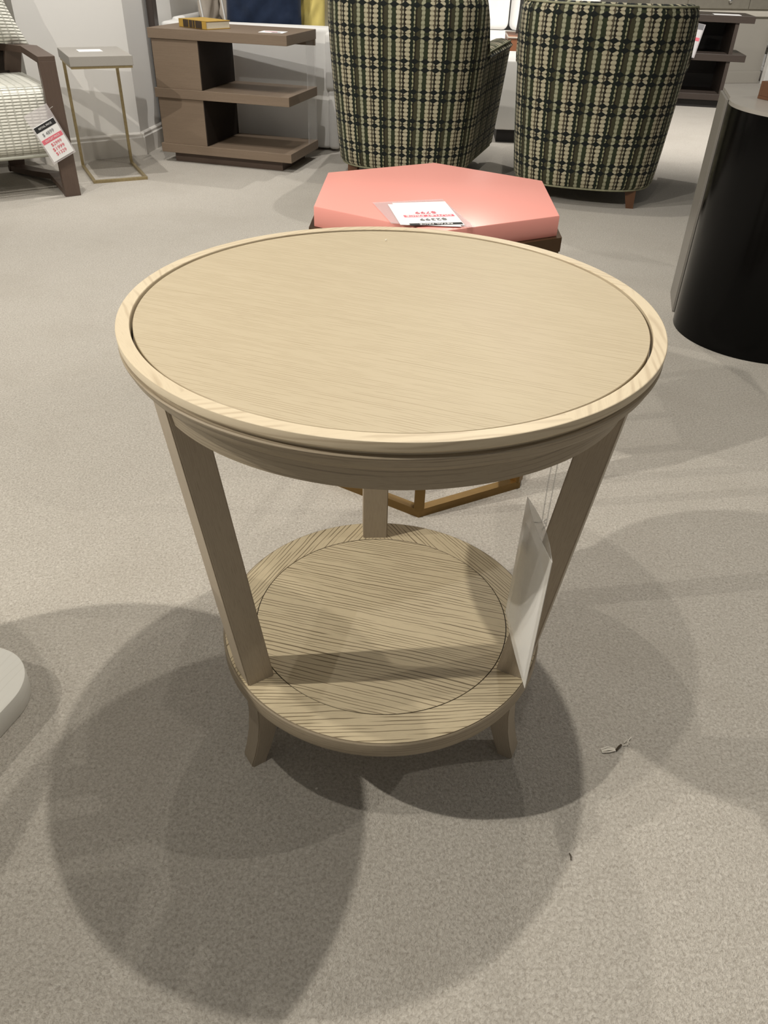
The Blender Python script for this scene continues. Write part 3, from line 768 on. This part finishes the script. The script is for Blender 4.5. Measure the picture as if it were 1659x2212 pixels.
obj('card', box(-.044, .044, .0, .001, -.105, .075), M['paper'], t2, rot=(0, R(8), 0))
obj('printed_band', box(-.042, .042, -.0016, -.001, .002, .024), M['ink_pink'], t2, rot=(0, R(8), 0))
obj('printed_band', box(-.044, .044, -.0016, -.001, .079, .112), M['ink_grey'], t2, rot=(0, R(8), 0))
tag(obj('ticket_card', box(-.10, .10, -.055, .055, 0, .002), M['paper'], loc=(2.50, 7.125, .6305), rot=(0, 0, R(-10))), 'white card lying near the front edge of the espresso console top', 'card')
sc = thing('cabinet', 'champagne silver two door cabinet on the cream ledge at the far right', 'cabinet', (3.22, 8.61, .588), pang)
obj('carcass', box(-1.0, .70, .07, .48, 0, .9, .003), M['champagne'], sc)
for x0, x1, kx in ((-.62, .018, -.2), (.026, .62, .3)):
    dd = obj('door', box(x0, x1, .05, .07, .012, .86, .003), M['champagne'], sc)
    bm = lathe([(.0001, 0), (.006, 0), (.006, .012), (.016, .016), (.018, .024), (.010, .030), (.0001, .031)], 20); obj('knob', bm, M['nickel'], dd, smooth=40, loc=(kx, .05, .075), rot=(R(90), 0, 0))
ws = thing('shelf_unit', 'white open shelf unit beside the low partition at the far right edge', 'shelf', (3.53, 8.60, 0), R(14))
for x in (0, .62):
    for y in (0, .36): obj('post', box(x-.028, x+.028, y-.028, y+.028, 0, .465, .003, 2), M['white_lacquer'], ws)
for z in (.10, .31): obj('shelf', box(.028, .592, -.02, .38, z, z+.03, .002), M['white_lacquer'], ws)
obj('top', box(-.03, .65, -.03, .39, .465, .495, .002), M['white_lacquer'], ws)
tag(obj('storage_box', box(.10, .42, .02, .30, .0, .15, .01), M['white_cushion'], loc=(3.53, 8.60, .1305), rot=(0, 0, R(14))), 'white box on the lowest shelf of the white shelf unit', 'box')

# ------------------------------------------------------------------ between and behind the barrel chairs
cb = thing('bench', 'white lacquered low block table on black plinth, between the barrel chairs', 'table', (.614, 5.387, 0), R(-3))
obj('body', box(0, .62, 0, .52, .075, .457, .012, 0, 3), M['white_lacquer'], cb, smooth=40)
obj('plinth', box(.015, .60, .03, .49, 0, .075), M['black_plinth'], cb)
ot = thing('ottoman', 'tan leather bench behind the white block table', 'ottoman', (.735, 6.2, 0), R(-4))
obj('seat', box(0, .9, 0, .45, .12, .505, .012), M['terracotta'], ot)
obj('piping', add_tube(BM(), [(0, .0, .507), (.9, 0, .507), (.9, .45, .507), (0, .45, .507), (0, .02, .507)], .006, 6), M['beige_fabric'], ot)
for x in (.05, .85):
    for y in (.05, .40): obj('leg', box(x-.025, x+.025, y-.025, y+.025, 0, .12), M['legwood'], ot)
tag(obj('cushion', pillow(.36, .34, .11, seed=9), M['charcoal'], smooth=70, loc=(.99, 6.40, .683), rot=(R(80), 0, R(-10))), 'charcoal cushion standing on the tan leather bench', 'pillow')
fs = thing('sofa', 'white sofa in the far background, seen between the two barrel chairs', 'sofa', (.35, 7.0, 0), R(-3))
obj('base', sfl(0, 1.24, .02, .80, .02, .27), M['white_cushion'], fs, smooth=50)
obj('back', sfl(0, 1.24, .62, .84, .27, .92, .05), M['white_cushion'], fs, smooth=50)
for x0, x1 in ((.16, .62), (.63, 1.08)): obj('seat_cushion', sfl(x0, x1, .0, .63, .27, .455, .04), M['white_cushion'], fs, smooth=50)
for x0, x1 in ((0, .16), (1.08, 1.24)): obj('arm', sfl(x0, x1, .0, .80, .27, .62, .04), M['white_cushion'], fs, smooth=50)
for x0, x1 in ((.17, .50), (.51, 1.07)): obj('back_cushion', sfl(x0, x1, .46, .64, .456, .86, .05), M['white_cushion'], fs, smooth=50)

# ------------------------------------------------------------------ litter on the carpet
def scrap(name, label, cat, x, y, bm, mat, rz=0): return tag(obj(name, bm, mat, loc=(x, y, .0005), rot=(0, 0, rz)), label, cat)
bm = BM()
for k in range(4): add_tube(bm, [(-.011, .002*k-.003, .001), (0, .0025*k-.004+.001*(k % 2), .003), (.011, .0012*k-.002, .0015)], .0009, 5)
scrap('paper_scrap', 'shredded white scrap on the carpet right of the round oak table', 'litter', .359, .764, bm, M['lint'], R(8))
bm = BM(); add_tube(bm, [(-.006, -.006, .0015), (0, 0, .004), (.004, .004, .002)], .0017, 6)
scrap('twig', 'short dark twig beside the shredded white scrap', 'litter', .377, .770, bm, M['twig'])
bm = BM(); add_tube(bm, [(0, 0, .001), (.007, .0, .004), (.009, .007, .005), (.016, .015, .003)], .0007, 5); add_tube(bm, [(.002, .004, .002), (.008, .009, .005), (.011, .003, .003)], .0006, 5)
scrap('fibre', 'pale curled fibre beside the dark twig', 'litter', .384, .774, bm, M['lint'])
bm = BM(); add_tube(bm, [(0, .004, .001), (.001, -.001, .002), (.0005, -.006, .001)], .0008, 5)
scrap('thread', 'tiny dark thread alone on the front right carpet', 'litter', .269, .588, bm, M['twig'])
bm = BM(); add_tube(bm, [(-.0015, 0, .001), (.0015, .001, .002)], .0012, 5)
scrap('lint', 'tiny white speck of lint in front of the round oak table', 'litter', -.085, .679, bm, M['lint'])
bm = BM(); add_tube(bm, [(-.001, 0, .001), (.001, .001, .002)], .001, 5)
tag(obj('lint', bm, M['lint'], loc=(-.010, 1.095, .6668)), 'tiny white speck on the far part of the round oak top', 'litter')
